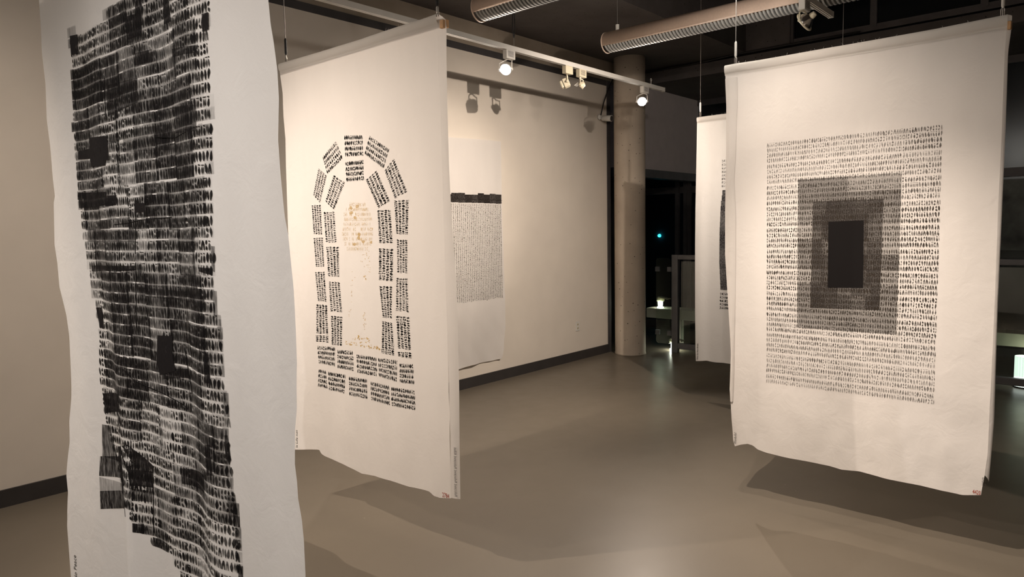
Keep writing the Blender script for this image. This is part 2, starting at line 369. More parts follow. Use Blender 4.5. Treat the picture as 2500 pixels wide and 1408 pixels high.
pb = MB(); n = 40; v = []; f = []
for zz in (.012, .30):
    for k in range(n):
        r = .085 if k % 2 else .072; a = 2*PI*k/n; v.append((8.17+r*math.cos(a), .72+r*math.sin(a), zz))
for k in range(n): f.append((k, (k+1) % n, n+(k+1) % n, n+k))
f.append(tuple(range(n-1, -1, -1))); f.append(tuple(range(n, 2*n)))
pb.add(v, f).build('shade', M['paper'], ls)
MB().lathe((8.17, .72, 0), (0, 0, 1), [(0, .09), (.012, .09)], 20).build('base', M['darkm'], ls)
point('lamp_light', (8.17, .72, .345), 1.1, (1, .97, .75), .04, ls)

# security camera, outlet, cables
c0 = onplane(1462, 286, 1, WY-.005)
cc = empty('security_camera', tuple(c0), 'white bullet security camera on the wall beside the column', 'camera')
MB().lathe(c0, (0, -1, 0), [(0, .034), (.02, .034), (.03, .022)], 18).build('mount', M['white'], cc, True)
ax = np.array([-.02, -.98, -.12]); ax /= np.linalg.norm(ax); c1 = c0+np.array([.02, -.035, -.015])
MB().lathe(c1, ax, [(0, .022), (.01, .033), (.09, .037), (.14, .037)], 20).build('body', M['white'], cc, True)
MB().lathe(c1+ax*.14, ax, [(0, .032), (.003, .030)], 20).build('lens', M['darkm'], cc)
MB().tube([c0+np.array([0, -.03, .02]), onplane(1474, 250, 1, WY-.05), onplane(1486, 215, 1, WY-.03), onplane(1497, 192, 1, WY-.02)], .008, 6).build('cable', M['blackw'], cc, True)
oc = onplane(1409.5, 796, 1, WY)
ot = empty('wall_outlet', tuple(oc), 'small white duplex outlet low on the white wall', 'outlet')
MB().box(oc[0]-.036, oc[0]+.036, WY-.007, WY, oc[2]-.058, oc[2]+.058).build('cover_plate', M['white'], ot, bevel=.003)
for dz in (-.022, .022):
    MB().lathe((oc[0], WY-.007, oc[2]+dz), (0, -1, 0), [(0, .017), (.003, .016)], 14).build('socket', M['cream'], ot)
    for dx in (-.006, .006): MB().box(oc[0]+dx-.0018, oc[0]+dx+.0018, WY-.0112, WY-.0095, oc[2]+dz-.006, oc[2]+dz+.006).build('slot', M['blackw'], ot)
cp = [onplane(*q, 0, 8.28) for q in ((1532, 181), (1556, 176), (1575, 177), (1610, 172), (1640, 165), (1680, 159), (1740, 146), (1793, 133), (1860, 121), (1930, 108), (2100, 78))]
cp[0][0] = 8.15
tag(MB().tube(cp, .011, 6).build('ceiling_cable', M['blackw'], smooth=True), 'loose black cable running along the dark ceiling edge', 'cable')

# ---------------------------------------------------------------- linear louvred fixtures
def fixture(x, y0, y1, z, label, r=.088):
    t = empty('louvred_tube_light', (x, y0, z), label, 'ceiling light', 'tan tube lights with grey louvres')
    n = 22; a0, a1 = math.radians(-28), math.radians(208)      # open at the bottom
    b = MB(); v = []; f = []
    for y in (y0, y1):
        for rr in (r, r-.004):
            for k in range(n+1):
                a = a0+(a1-a0)*k/n; v.append((x+rr*math.cos(a), y, z+rr*math.sin(a)))
    q = n+1
    for k in range(n):
        f += [(k, k+1, 2*q+k+1, 2*q+k), (q+k, 3*q+k, 3*q+k+1, q+k+1), (k, q+k, q+k+1, k+1), (2*q+k, 2*q+k+1, 3*q+k+1, 3*q+k)]
    f += [(0, 2*q, 3*q, q), (n, q+n, 3*q+n, 2*q+n)]
    b.add(v, f).build('housing', M['tan'], t, True)
    # end ring
    for ye in (y0, y1):
        b = MB(); m_ = 32; v = []; f = []
        for yy in (ye-.004, ye+.004):
            for rr in (r+.002, r-.004):
                for k in range(m_): v.append((x+rr*math.cos(2*PI*k/m_), yy, z+rr*math.sin(2*PI*k/m_)))
        for k in range(m_):
            k2 = (k+1) % m_; f += [(k, k2, 2*m_+k2, 2*m_+k), (m_+k, 3*m_+k, 3*m_+k2, m_+k2), (k, m_+k, m_+k2, k2), (2*m_+k, 2*m_+k2, 3*m_+k2, 3*m_+k)]
        b.add(v, f).build('end_ring', M['tan'], t)
    # louvre blades (one mesh shared), half-moon plates
    bl = MB(); a0, a1 = math.radians(-151), math.radians(-29); m_ = 12
    pts = [(r*.985*math.cos(a0+(a1-a0)*k/m_), r*.985*math.sin(a0+(a1-a0)*k/m_)) for k in range(m_+1)]
    v = [(px, -.007-.010*(-pz/r)**2, pz) for px, pz in pts]+[(px, .007-.010*(-pz/r)**2, pz) for px, pz in pts]; q = m_+1
    f = [tuple(range(q)), tuple(range(2*q-1, q-1, -1))]+[(i, (i+1) % q, q+(i+1) % q, q+i) for i in range(q)]
    bl.add(v, f); me = bl.mesh('blade'); me.materials.append(M['louv'])
    k = 0; y = y0-.03
    while y > y1+.02:
        o = bpy.data.objects.new('louvre_blade', me); COL.objects.link(o); o.parent = t; o.location = (0, y-y0, 0)
        y -= .0295; k += 1
    for yy in (y0-.11, (y0+y1)/2, y1+.2):
        MB().lathe((x, yy, z+r-.004), (0, 0, 1), [(0, .016), (.05, .016)], 12).build('hanger_cap', M['white'], t)
        MB().tube([(x, yy, z+r+.04), (x, yy, 4.43)], .003, 6).build('hanger_rod', M['wire'], t)
    MB().tube([(x, y0-.02, z+.01), (x, y1+.02, z+.01)], .019, 10).build('lamp_tube', M['white'], t, True)
fixture(5.30, 3.53, -1.2, 3.20, 'long tan tube light with grey louvres above the right side banner')
fixture(3.64, 3.47, 1.85, 3.12, 'tan louvred tube light at the top edge over the arch banner')

# ---------------------------------------------------------------- light tracks and heads
def track(x0, x1, y, z, label, hooks):
    t = empty('light_track', (x1, y, z), label, 'light track')
    b = MB(); h = .018
    b.box(x0, x1, y-h, y+h, z+.012, z+.02).box(x0, x1, y-h, y-h+.006, z-.018, z+.012).box(x0, x1, y+h-.006, y+h, z-.018, z+.012)
    b.box(x0, x1, y-.004, y+.004, z-.018, z-.012)
    b.build('channel', M['white'], t)
    MB().box(x0, x1, y-.0118, y-.0045, z-.006, z+.0115).build('slot_liner', M['darkm'], t)
    MB().box(x0, x1, y+.0045, y+.0118, z-.006, z+.0115).build('slot_liner', M['darkm'], t)
    MB().box(x1-.001, x1+.012, y-h-.001, y+h+.001, z-.02, z+.021).build('end_cap', M['white'], t)
    for hx in hooks:
        MB().tube([(hx, y, z+.02), (hx, y, z+.055)], .003, 6).build('eye_bolt', M['white'], t)
        ring = [(hx+.012*math.sin(a), y, z+.067-.012*math.cos(a)) for a in [i*2*PI/12 for i in range(13)]]
        MB().tube(ring, .0025, 6).build('eye_ring', M['white'], t, True)
    return t
t1 = track(-3.5, 6.62, TRACKS[1][0], TRACKS[1][1], 'long white light track running beside the left wall', (6.38,))
t2 = track(-3.5, 5.30, TRACKS[2][0], TRACKS[2][1], 'short white light track end crossing the tube light at top right', (3.5,))
for x in (.5, 2.4, 4.28):
    ty, TRACK_Z = TRACKS[1]
    MB().tube([(x, ty, TRACK_Z+.02), (x, ty, TRACK_Z+.10)], .002, 6).build('drop_wire', M['wire'], t1)
    MB().tube([(x, ty, TRACK_Z+.09), (x-.014, ty, TRACK_Z+.14), (x-.01, ty, TRACK_Z+.30), (x+.002, ty, TRACK_Z+.34)], .004, 6).build('cord_loop', M['blackw'], t1)
    MB().tube([(x, ty, TRACK_Z+.09), (x+.014, ty, TRACK_Z+.14), (x+.01, ty, TRACK_Z+.30), (x+.002, ty, TRACK_Z+.34), (x, ty, 3.637)], .004, 6).build('cord_loop', M['blackw'], t1)
MB().tube([(3.5, TRACKS[2][0], TRACKS[2][1]+.07), (3.5, TRACKS[2][0], 4.43)], .003, 6).build('drop_wire', M['wire'], t2)

def head(x, tr, W, aim, col, cone, style, label):
    y, z = TRACKS[tr]
    t = empty('track_head', (x, y, z-.02), label, 'spotlight', 'heads clipped to the light tracks')
    MB().box(x-.052, x+.052, y-.021, y+.021, z-.085, z-.018).build('adapter', M['cream' if style in ('box', 'small') else 'white'], t, bevel=.004)
    if style != 'box':
        for k in range(5): MB().box(x-.035, x+.030, y-.0222, y-.0208, z-.032-.009*k, z-.029-.009*k).build('vent_slot', M['darkm'], t)
    c = np.array([x-.045, y, z-.17]) if tr == 1 else np.array([x, y, z-.155])
    if style == 'box': c = np.array([x-.005, y, z-.155])
    if style == 'small': c = np.array([x+.005, y, z-.15])
    A = np.array(aim, float)-c; A /= np.linalg.norm(A)
    side = np.cross(A, [0, 0, 1]); side /= np.linalg.norm(side); up = np.cross(side, A)
    top = np.array([x-.015, y, z-.085])
    R = {'round': .045, 'gimbal': .058, 'box': .04, 'small': .03}[style]
    yoke = MB()
    for s_ in (-1, 1):
        p = c+side*s_*(R+.006)
        yoke.tube([top, top+np.array([0, 0, -.012])+side*s_*(R*.7), p+np.array([0, 0, .05]), p], .005, 6)
        yoke.lathe(p-side*s_*.006, side*s_, [(0, .011), (.014, .009)], 10)
    yoke.build('yoke', M['cream' if style != 'round' else 'white'], t)
    if style == 'box':
        B = MB(); B.obox(c-A*.012, side, up, A, R*.95, R*.95, .026); B.build('lamp_body', M['cream'], t, bevel=.006)
        B = MB(); B.obox(c-A*.052, side, up, A, R*.8, R*.8, .012); B.build('rear_cap', M['cream'], t, bevel=.008)
        MB().lathe(c+A*.0142, A, [(0, .036), (.004, .036), (.0045, .029)], 20).build('lens_ring', M['chrome'], t, True)
        MB().lathe(c+A*.0190, A, [(0, .026), (.001, .026)], 20).build('lens', M['darkm'], t)
    elif style == 'small':
        MB().lathe(c-A*.03, A, [(0, .012), (.01, .024), (.03, .028), (.045, .034)], 16).build('lamp_body', M['cream'], t, True)
        MB().lathe(c+A*.0155, A, [(0, .030), (.002, .030)], 16).build('lens', M['chrome'], t)
        MB().obox(c+A*.03+up*.03, side, up, A, .03, .002, .02).build('barn_door', M['white'], t)
    elif style == 'gimbal':
        ring = [c+(R+.004)*(side*math.cos(a)+up*math.sin(a)) for a in [i*2*PI/24 for i in range(25)]]
        MB().tube(ring, .006, 8).build('gimbal_ring', M['cream'], t, True)
        MB().lathe(c-A*.055, A, [(0, .02), (.012, .03), (.035, .05), (.055, R), (.06, R)], 28).build('lamp_body', M['chrome'], t, True)
        MB().lathe(c-A*.083, A, [(0, .017), (.028, .022)], 16).build('lamp_socket', M['cream'], t, True)
        MB().lathe(c+A*.006, A, [(0, R*.92), (.004, R*.6)], 24).build('lamp_face', M['bulb'], t, True)
    else:
        MB().lathe(c-A*.075, A, [(0, .020), (.015, .027), (.05, .042), (.07, R), (.075, R)], 24).build('lamp_body', M['white'], t, True)
        MB().lathe(c+A*.0005, A, [(0, R*.94), (.005, R*.6)], 24).build('lamp_face', M['bulb' if W else 'darkm'], t, True)
    if W:
        l = bpy.data.lights.new('lamp_light', 'SPOT'); l.energy = W; l.color = col; l.spot_size = math.radians(cone); l.spot_blend = 1.0; l.shadow_soft_size = .010
        o = bpy.data.objects.new('lamp_light', l); COL.objects.link(o); o.parent = t
        o.location = Vector(c+A*.03)-Vector(t.location); o.rotation_euler = Vector(A).to_track_quat('-Z', 'Y').to_euler()
for h in HEADS: head(*h)

# ---------------------------------------------------------------- cloth banners
class Cloth:
    """hanging cloth: w metres from its left edge as seen, z height; n points to the viewer"""
    def __init__(s, L, Rt, disp, left, right, top, hem):
        s.O = np.array([L[0], L[1], 0.]); e = np.array([Rt[0]-L[0], Rt[1]-L[1], 0.]); s.W = np.linalg.norm(e); s.e = e/s.W
        s.n = np.array([s.e[1], -s.e[0], 0.])
        if s.n[0] > 0 and abs(s.n[0]) > abs(s.n[1]): s.n = -s.n
        s.disp = disp
        s.left = s.curve(left, 1, 0); s.right = s.curve(right, 1, 0); s.top = s.curve(top, 0, 1); s.hem = s.curve(hem, 0, 1)
    def curve(s, pts, ki, vi):
        q = sorted((s.inv(*p) if len(p) == 2 else p[:2]) for p in pts) if ki == 0 else sorted([(s.inv(*p) if len(p) == 2 else p[:2]) for p in pts], key=lambda a: a[1])
        return [a[ki] for a in q], [a[vi] for a in q]
    def P(s, w_, z, off=0.): return s.O+s.e*w_+np.array([0, 0, z])+s.n*(s.disp(w_, z)+off)
    def inv(s, px, py):
        d = ray(px, py); k = 0.
        for _ in range(12):
            t = np.dot(s.O+s.n*k-EYE, s.n)/np.dot(d, s.n); p = EYE+t*d; w_ = float(np.dot(p-s.O, s.e)); z = float(p[2]); k = .5*k+.5*s.disp(w_, z)
        return w_, z
    def edge(s, c, x): return float(np.interp(x, c[0], c[1]))
    def grid(s, nu, nv, name, mat, parent, off=0., u0=0., u1=1., v0=0., v1=1.):
        v = []; f = []
        for j in range(nv+1):
            t = v0+(v1-v0)*j/nv
            for i in range(nu+1):
                u = u0+(u1-u0)*i/nu
                wa = u*s.W; zt = s.edge(s.top, wa); zb = s.edge(s.hem, wa); z = zt+(zb-zt)*t
                w_ = s.edge(s.left, z)*(1-u)+s.edge(s.right, z)*u
                zt = s.edge(s.top, w_); zb = s.edge(s.hem, w_); z = zt+(zb-zt)*t
                v.append(s.P(w_, z, off))
        for j in range(nv):
            for i in range(nu): a = j*(nu+1)+i; f.append((a, a+1, a+nu+2, a+nu+1))
        return MB().add(v, f).build(name, mat, parent, True)
def strip(name, mat, parent, A, B, n=60, m=4, bow=.004):
    """narrow cloth strip between two world-space curves given as functions of height 0..1"""
    v = []; f = []
    for j in range(n+1):
        a = A(j/n); b = B(j/n)
        for i in range(m+1): v.append(a+(b-a)*(i/m)+np.array([0, -bow*math.sin(PI*i/m), 0]))
    for j in range(n):
        for i in range(m): a = j*(m+1)+i; f.append((a, a+1, a+m+2, a+m+1))
    return MB().add(v, f).build(name, mat, parent, True)
def polyfn(pts):
    ts = [p[0] for p in pts]; P = np.array([p[1] for p in pts])
    return lambda t: np.array([np.interp(t, ts, P[:, k]) for k in range(3)])

# --- glyphs of the printing blocks: little body-like marks in a unit cell (x -.5..+.5, y 0..1)
def spindle(x, y0, y1, w_, lean=0., pos=.5, n=4, sharp=1.0):
    L = []; Rr = []
    for k in range(n+1):
        t = k/n; y = y0+(y1-y0)*t
        h = math.sin(PI*min(1, max(0, t**(math.log(.5)/math.log(pos)))))**sharp
        h = (.14+.86*h)*w_*.5*(.85+.3*rnd.random()); c = x+lean*(t-.5)+w_*.08*(rnd.random()-.5)
        L.append((c-h, y)); Rr.append((c+h, y))
    return L+Rr[::-1]
def legs(x, y0, y1, w_, lean=0.):
    h = w_*.5; m = y0+(y1-y0)*rnd.uniform(.45, .65)
    return [(x-h, y0), (x-h*.9, m), (x-h*.3+lean, y1), (x+h*.3+lean, y1-.03), (x+h*.85, m), (x+h, y0+.02), (x+h*.45, y0), (x+h*.12, m-.06), (x-h*.15, m-.1), (x-h*.5, y0+.02)]
def dot(x, y, rx, ry, n=7): return [(x+rx*math.cos(2*PI*k/n), y+ry*math.sin(2*PI*k/n)) for k in range(n)]
def glyph(x, w_, dense=1.):
    k = rnd.random(); o = rnd.uniform(-.04, .04); W_ = w_*rnd.uniform(.62, .92)*dense
    ln = rnd.uniform(-.3, .3)*w_
    if k < .46: return [spindle(x, .05+o, .95+o, W_, ln, rnd.uniform(.32, .65))]
    if k < .62: return [legs(x, .05+o, .93+o, W_*1.05, ln*.4)]
    if k < .78: return [spindle(x, .52+o, .96+o, W_*.8, ln, .5, 3), spindle(x+ln*.3, .04+o, .44+o, W_*.85, -ln, .4, 3)]
    if k < .88: return [dot(x, .88+o, W_*.36, .07), spindle(x, .04+o, .74+o, W_*.8, ln, .45)]
    if k < .94: return [dot(x, .9+o, W_*.7, .04), spindle(x-W_*.25, .05, .76, W_*.4, 0, .5, 3), spindle(x+W_*.28, .05, .78, W_*.4, 0, .5, 3)]
    return [spindle(x-W_*.28, .1+o, .93, W_*.45, .06*w_, .6, 3), spindle(x+W_*.28, .06, .9+o, W_*.45, -.06*w_, .4, 3)]

def quad_pt(c, u, v):      # bilinear; c = p00, p10, p11, p01
    return tuple((1-u)*(1-v)*c[0][k]+u*(1-v)*c[1][k]+u*v*c[2][k]+(1-u)*v*c[3][k] for k in range(2))
def print_block(mb, cl, corners, rows, ng, off, dens, gap=.06, mirror=False):
    """rows of glyphs filling a quad given in cloth coordinates"""
    for r in range(rows):
        g = 0.; cells = []
        while g < 1-.3/ng:
            cw = rnd.uniform(.75, 1.3)/ng; cells.append((g, min(1, g+cw))); g += cw
        for a, b_ in cells:
            for poly in glyph(.5, 1.06, 1.08):
                d = min(1., dens*rnd.uniform(.82, 1.12)); v = []
                for gx, gy in poly:
                    u = a+(b_-a)*gx; vv = (r+gap/2+(1-gap)*(1-gy))/rows
                    w_, z = quad_pt(corners, u, vv); v.append(cl.P(w_, z, off))
                mb.add(v, [tuple(range(len(v)))], d)
def inpoly(x, y, P):
    c = False; j = len(P)-1
    for i in range(len(P)):
        if (P[i][1] > y) != (P[j][1] > y) and x < (P[j][0]-P[i][0])*(y-P[i][1])/(P[j][1]-P[i][1]+1e-12)+P[i][0]: c = not c
        j = i
    return c
def patch(mb, cl, c, off, dens, nu=2, nv=2, edge=None):
    v = []; f = []
    for j in range(nv+1):
        for i in range(nu+1):
            w_, z = quad_pt(c, i/nu, j/nv); v.append(cl.P(w_, z, off))
    for j in range(nv):
        for i in range(nu): a = j*(nu+1)+i; f.append((a, a+1, a+nu+2, a+nu+1))
    mb.add(v, f, dens)
def text2d(body, font_scale=1.0):
    cu = bpy.data.curves.new('t', 'FONT'); cu.body = body; cu.size = 1; cu.resolution_u = 2
    o = bpy.data.objects.new('t', cu); COL.objects.link(o)
    dg = bpy.context.evaluated_depsgraph_get(); dg.update()
    me = bpy.data.meshes.new_from_object(o.evaluated_get(dg))
    v = [(p.co.x, p.co.y) for p in me.vertices]; f = [tuple(p.vertices) for p in me.polygons]
    bpy.data.objects.remove(o); bpy.data.meshes.remove(me)
    return v, f
def text_on(name, fn, body, h, mat, parent, length=None, label=None):
    """fn(a, b): point a metres along the text line, b metres up from its base line"""
    v, f = text2d(body); xm = max(p[0] for p in v)
    sx = (length/xm) if length else h*1.35*.85
    mb = MB(); mb.add([fn(a*sx, b*h*1.35) for a, b in v], f, 1.0)
    return mb.build(name, mat, parent, label=label)

def hanger(parent, P, ztop, dark=True, crimp=.09, slant=(0, 0)):
    P = np.array(P)
    MB().tube([P+np.array([0, 0, .0]), P+np.array([slant[0], slant[1], ztop-P[2]])], .0022, 6).build('hanging_wire', M['wire'], parent)
    MB().lathe(P+np.array([0, 0, .035]), (0, 0, 1), [(0, .004), (.01, .007), (crimp-.01, .007), (crimp, .003)], 10).build('crimp_sleeve', M['blackw' if dark else 'white'], parent)
    MB().tube([P+np.array([0, -.006, -.01]), P+np.array([0, -.007, .03]), P+np.array([0, 0, .04]), P+np.array([0, .007, .03]), P+np.array([0, .006, -.01])], .002, 6).build('wire_loop', M['wire'], parent, True)

# ================= banner 1, nearest left
def disp1(w_, z):
    a = min(1, max(0, (2.55-z)/2.3)); a = .12+.88*a**1.3
    d = .020*math.sin(2*PI*w_/.47+.6)+.012*math.sin(2*PI*w_/.26+1.5+1.1*z)
    d += .035*a*math.exp(-((w_-.50-.10*(1-z))/.05)**2)*max(0, min(1, (1.3-z)/.8))
    d -= .020*a*math.exp(-((w_-.38)/.06)**2)*max(0, min(1, (1.6-z)/.6))
    return a*d*.9
L1 = [(95, 0), (100, 68), (102, 126), (111, 204), (114, 290), (123, 361), (129, 436), (134, 477), (131, 494), (133, 596), (140, 641), (145, 699), (162, 767), (169, 818), (174, 937), (174, 964), (169, 1025), (170, 1076), (165, 1120), (162, 1161), (166, 1201), (165, 1270), (169, 1354), (173, 1408), (178, 1500)]
R1 = [(655, 0), (661, 61), (668, 102), (677, 170), (681, 239), (679, 341), (685, 426), (690, 477), (695, 528), (704, 576), (711, 647), (717, 705), (722, 801), (725, 886), (724, 937), (725, 998), (720, 1050), (720, 1134), (725, 1174), (728, 1218), (737, 1269), (742, 1320), (746, 1408), (748, 1500)]
c1 = Cloth((.743, 2.679), (.80, 1.331), disp1, L1, R1, [(0, 2.53, 0), (1.35, 2.53, 0)], [(0, .30, 0), (.3, .27, 0), (.8, .29, 0), (1.35, .26, 0)])
B1 = empty('cloth_banner', tuple(c1.P(.67, .27)), 'nearest white cloth banner with a tall smeared black figure-stamp print', 'banner', 'white printed cloth banners hanging from the ceiling')
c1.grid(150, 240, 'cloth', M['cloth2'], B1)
p1px = [(166, 79), (174, 136), (177, 194), (178, 303), (182, 325), (190, 443), (192, 477), (196, 508), (203, 566), (211, 606), (216, 641), (220, 681), (227, 716), (235, 750), (244, 801), (240, 838), (242, 869), (247, 937), (251, 957), (258, 1010), (268, 1060), (281, 1110), (292, 1160), (300, 1205), (312, 1240), (331, 1290), (368, 1307), (375, 1334), (419, 1354), (430, 1378), (445, 1415), (470, 1500), (602, 1540), (594, 1408), (594, 1381), (587, 1378), (586, 1313), (582, 1261), (575, 1208), (567, 1168), (565, 1122), (557, 1062), (560, 1018), (557, 959), (550, 957), (545, 930), (542, 883), (543, 845), (540, 779), (532, 777), (530, 710), (521, 709), (525, 664), (525, 601), (516, 596), (520, 480), (517, 371), (522, 371), (522, 303), (517, 239), (511, 136), (510, 0), (509, -90), (420, -48), (350, -20), (301, 0), (284, 10), (254, 27), (247, 48), (223, 54), (209, 65), (186, 73)]
P1 = [c1.inv(*p) for p in p1px]
wmin = min(p[0] for p in P1); wmax = max(p[0] for p in P1); zmin = min(p[1] for p in P1); zmax = max(p[1] for p in P1)
gm = MB(); wm = MB()
RH = .0302; bw = .108
from mathutils import noise as mn
def fld(x, y, k, o): return mn.noise(Vector((x*k+o, y*k*1.3, o*1.7)))
nb = int((zmax-zmin)/(RH*4))+2
for bi in range(nb):
    ncol = int((wmax-wmin)/bw)+2; sh = rnd.uniform(-.035, .035)
    for ci in range(-1, ncol):
        w0 = wmin+ci*bw+sh; w1_ = w0+bw+rnd.uniform(0, .012)
        z1 = zmax-bi*RH*4+rnd.uniform(-.0035, .0035)
        tone = fld(w0, z1, 3.2, 4.)
        D = min(.9, max(.06, .43+.9*tone+rnd.uniform(-.14, .14)))
        G = rnd.uniform(.82, 1.05) if D < .55 else rnd.uniform(.7, .95)
        for r in range(4):
            za = z1-r*RH; zb = za-RH; zc = (za+zb)/2
            rd = D*rnd.uniform(.75, 1.2); nseg = 6
            for q in range(nseg):
                a = w0+(w1_-w0)*q/nseg; b_ = w0+(w1_-w0)*(q+1)/nseg
                if inpoly((a+b_)/2, zc, P1):
                    k = max(.04, rd+.45*fld((a+b_)/2, zc, 11, 9.))
                    patch(wm, c1, [(a, za-.0030), (b_, za-.0030), (b_, zb+.0005), (a, zb+.0005)], .0008, min(.95, k), 1, 1)
                    if rnd.random() < .42+.6*D: patch(wm, c1, [(a, za), (b_, za), (b_, za-.0030), (a, za-.0030)], .0008, k*.7, 1, 1)
            g = w0
            while g < w1_:
                cw = rnd.uniform(.0088, .0160); g2 = g+cw
                if inpoly(g+cw/2, zc, P1) and inpoly(g+cw/2, za-.004, P1):
                    gg = G*(.62 if fld(g, zc, 9, 21.) < -.28 else 1)
                    for poly in glyph(.5, 1.02):
                        v = [c1.P(g+cw*gx, zb+.0006+(RH-.0034)*gy, .0016) for gx, gy in poly]
                        gm.add(v, [tuple(range(len(v)))], min(1, gg*rnd.uniform(.85, 1.1)))
                g = g2
# left-over grey tiles past the left and right borders and solid dark areas (corners measured on the cloth)
for q, dn in [(((245, 1113), (300, 1128), (305, 1190), (243, 1161)), .8), (((243, 1163), (300, 1180), (310, 1215), (245, 1200)), .35), (((245, 1198), (312, 1218), (330, 1262), (246, 1242)), .85), (((250, 1035), (268, 1038), (290, 1125), (250, 1113)), .7),
              (((521, 709), (530, 710), (532, 777), (522, 775)), .5), (((525, 601), (516, 600), (517, 660), (525, 664)), .6), (((532, 779), (541, 779), (544, 845), (534, 843)), .4), (((545, 957), (558, 959), (561, 1018), (547, 1015)), .5), (((557, 1062), (548, 1062), (552, 1120), (565, 1122)), .85),
              (((575, 1208), (582, 1261), (560, 1262), (555, 1208)), .5), (((583, 1381), (594, 1381), (594, 1408), (583, 1408)), .8),
              (((219, 336), (262, 332), (268, 390), (222, 396)), 1.5), (((222, 388), (262, 380), (258, 404), (226, 407)), 1.5), (((193, 368), (222, 362), (224, 387), (193, 389)), 1.3),
              (((172, 88), (190, 84), (192, 130), (175, 134)), 1.3), (((305, 42), (345, 30), (347, 85), (312, 98)), 1.1), (((330, 5), (345, -5), (350, 60), (334, 70)), .9), (((398, 0), (412, -8), (418, 52), (402, 60)), 1.0),
              (((262, 208), (336, 190), (337, 250), (264, 283)), .75), (((192, 470), (260, 468), (262, 500), (194, 508)), .95), (((255, 478), (285, 476), (285, 500), (258, 504)), 1.1), (((330, 497), (356, 495), (356, 517), (330, 518)), 1.3),
              (((386, 818), (422, 820), (424, 880), (384, 890)), 1.3), (((384, 880), (424, 875), (430, 905), (392, 915)), 1.5), (((395, 900), (460, 900), (462, 922), (400, 925)), .9), (((498, 870), (512, 872), (514, 935), (500, 935)), .9),
              (((288, 1090), (312, 1085), (378, 1140), (300, 1205)), 1.0), (((312, 1145), (372, 1150), (374, 1190), (318, 1185)), 1.1), (((316, 1190), (372, 1200), (372, 1225), (322, 1222)), .7), (((440, 1142), (500, 1160), (500, 1205), (446, 1180)), .9),
              (((252, 960), (290, 962), (292, 1005), (258, 1008)), 1.1), (((494, 35), (510, 30), (511, 72), (496, 78)), 1.2), (((225, 648), (330, 648), (330, 660), (225, 662)), .9), (((485, 652), (520, 655), (520, 672), (486, 662)), 1.0),
              (((420, 120), (480, 110), (482, 128), (422, 140)), .8), (((330, 130), (372, 120), (374, 150), (332, 160)), .8), (((425, 262), (480, 255), (480, 320), (428, 326)), .7), (((300, 320), (420, 300), (422, 365), (302, 372)), .45),
              (((215, 560), (330, 560), (330, 590), (215, 590)), .5), (((500, 1085), (512, 1085), (520, 1160), (506, 1160)), .9), (((340, 700), (500, 722), (500, 745), (340, 722)), .5), (((236, 750), (250, 750), (255, 800), (245, 800)), 1.3)]:
    patch(wm, c1, [c1.inv(*p) for p in q], .0012 if dn < 1.2 else .0021, dn, 6, 6)
# ink drag lines, with the dark of some cloth folds drawn in as ink
for pts in ([(263, 652), (290, 659), (333, 657)], [(333, 500), (331, 620)], [(332, 640), (334, 800)], [(256, 190), (258, 285)], [(280, 548), (310, 545), (345, 537), (420, 530)], [(300, 900), (330, 930), (400, 960), (445, 985), (460, 998)], [(380, 335), (430, 336), (455, 322)], [(374, 1140), (376, 1300)], [(452, 850), (470, 960)]):
    q = [c1.inv(*p) for p in pts]; lm = MB(); lm.tube([c1.P(*a, .0012) for a in q], .0010, 5); lm.d = [1.0]*len(lm.v); lm.build('crease_drag_line', M['ink'], B1)
wm.build('ink_wash', M['wash'], B1)['kind'] = 'stuff'
gm.build('stamped_figures', M['ink'], B1)['kind'] = 'stuff'
# title along the left edge, reading upwards
w0, z0 = c1.inv(190, 1432)
text_on('printed_title', lambda a, b_: c1.P(w0-b_, z0+a, .001), 'is No Peace', .020, M['ink'], B1, length=abs(c1.inv(185, 1355)[1]-z0))
MB().lathe(c1.P(-.01, 2.515, .0), c1.e, [(0, .011), (1.37, .011)], 10).build('wood_rod', M['wood'], B1)
for q in (.06, 1.28): hanger(B1, c1.P(q, 2.52, 0), 4.43)

# ================= banner 2, the arch
def crumple(w_, z, o, k=1.):
    """irregular soft folds: stronger low on the cloth"""
    a = max(0, min(1, (1.15-z)/.85))
    n1 = mn.noise(Vector((w_*2.6*k+o, z*1.2, o))); n2 = mn.noise(Vector(((w_+z*.5)*6*k, (z-w_*.4)*3.2, o*2.3))); n3 = mn.noise(Vector((w_*13*k, z*9, o+5)))
    return .006*n1+a*(.022*n1+.013*n2+.0028*n3)
def disp2(w_, z): return crumple(w_, z, 1.3)
s_ = .957
L2 = [(683, 156), (683, 176), (690, 227), (692, 284), (697, 341), (698, 400), (704, 579), (710, 700), (713, 850), (714, 1000), (715, 1097)]
R2 = [(1069, 34), (1070, 170), (1075, 256), (1079, 398), (1086, 640), (1093, 850), (1098, 1020), (1101, 1215)]
T2 = [(683, 156), (700, 151), (780, 128), (880, 97), (960, 70), (1030, 48), (1069, 34)]
H2 = [(715, 1097), (720, 1097), (776, 1097), (781, 1099), (784, 1107), (793, 1113), (816, 1123), (850, 1139), (884, 1156), (914, 1161), (957, 1174), (1000, 1188), (1038, 1196), (1049, 1200), (1059, 1210), (1074, 1215), (1101, 1216)]
c2 = Cloth((2.15, 3.618), (2.210, 2.352), disp2, L2, R2, T2, H2)
B2 = empty('cloth_banner', tuple(c2.P(.6, .3)), 'white cloth banner printed with a black stamped arch and gold disc', 'banner', 'white printed cloth banners hanging from the ceiling')
c2.grid(110, 200, 'cloth', M['cloth'], B2)
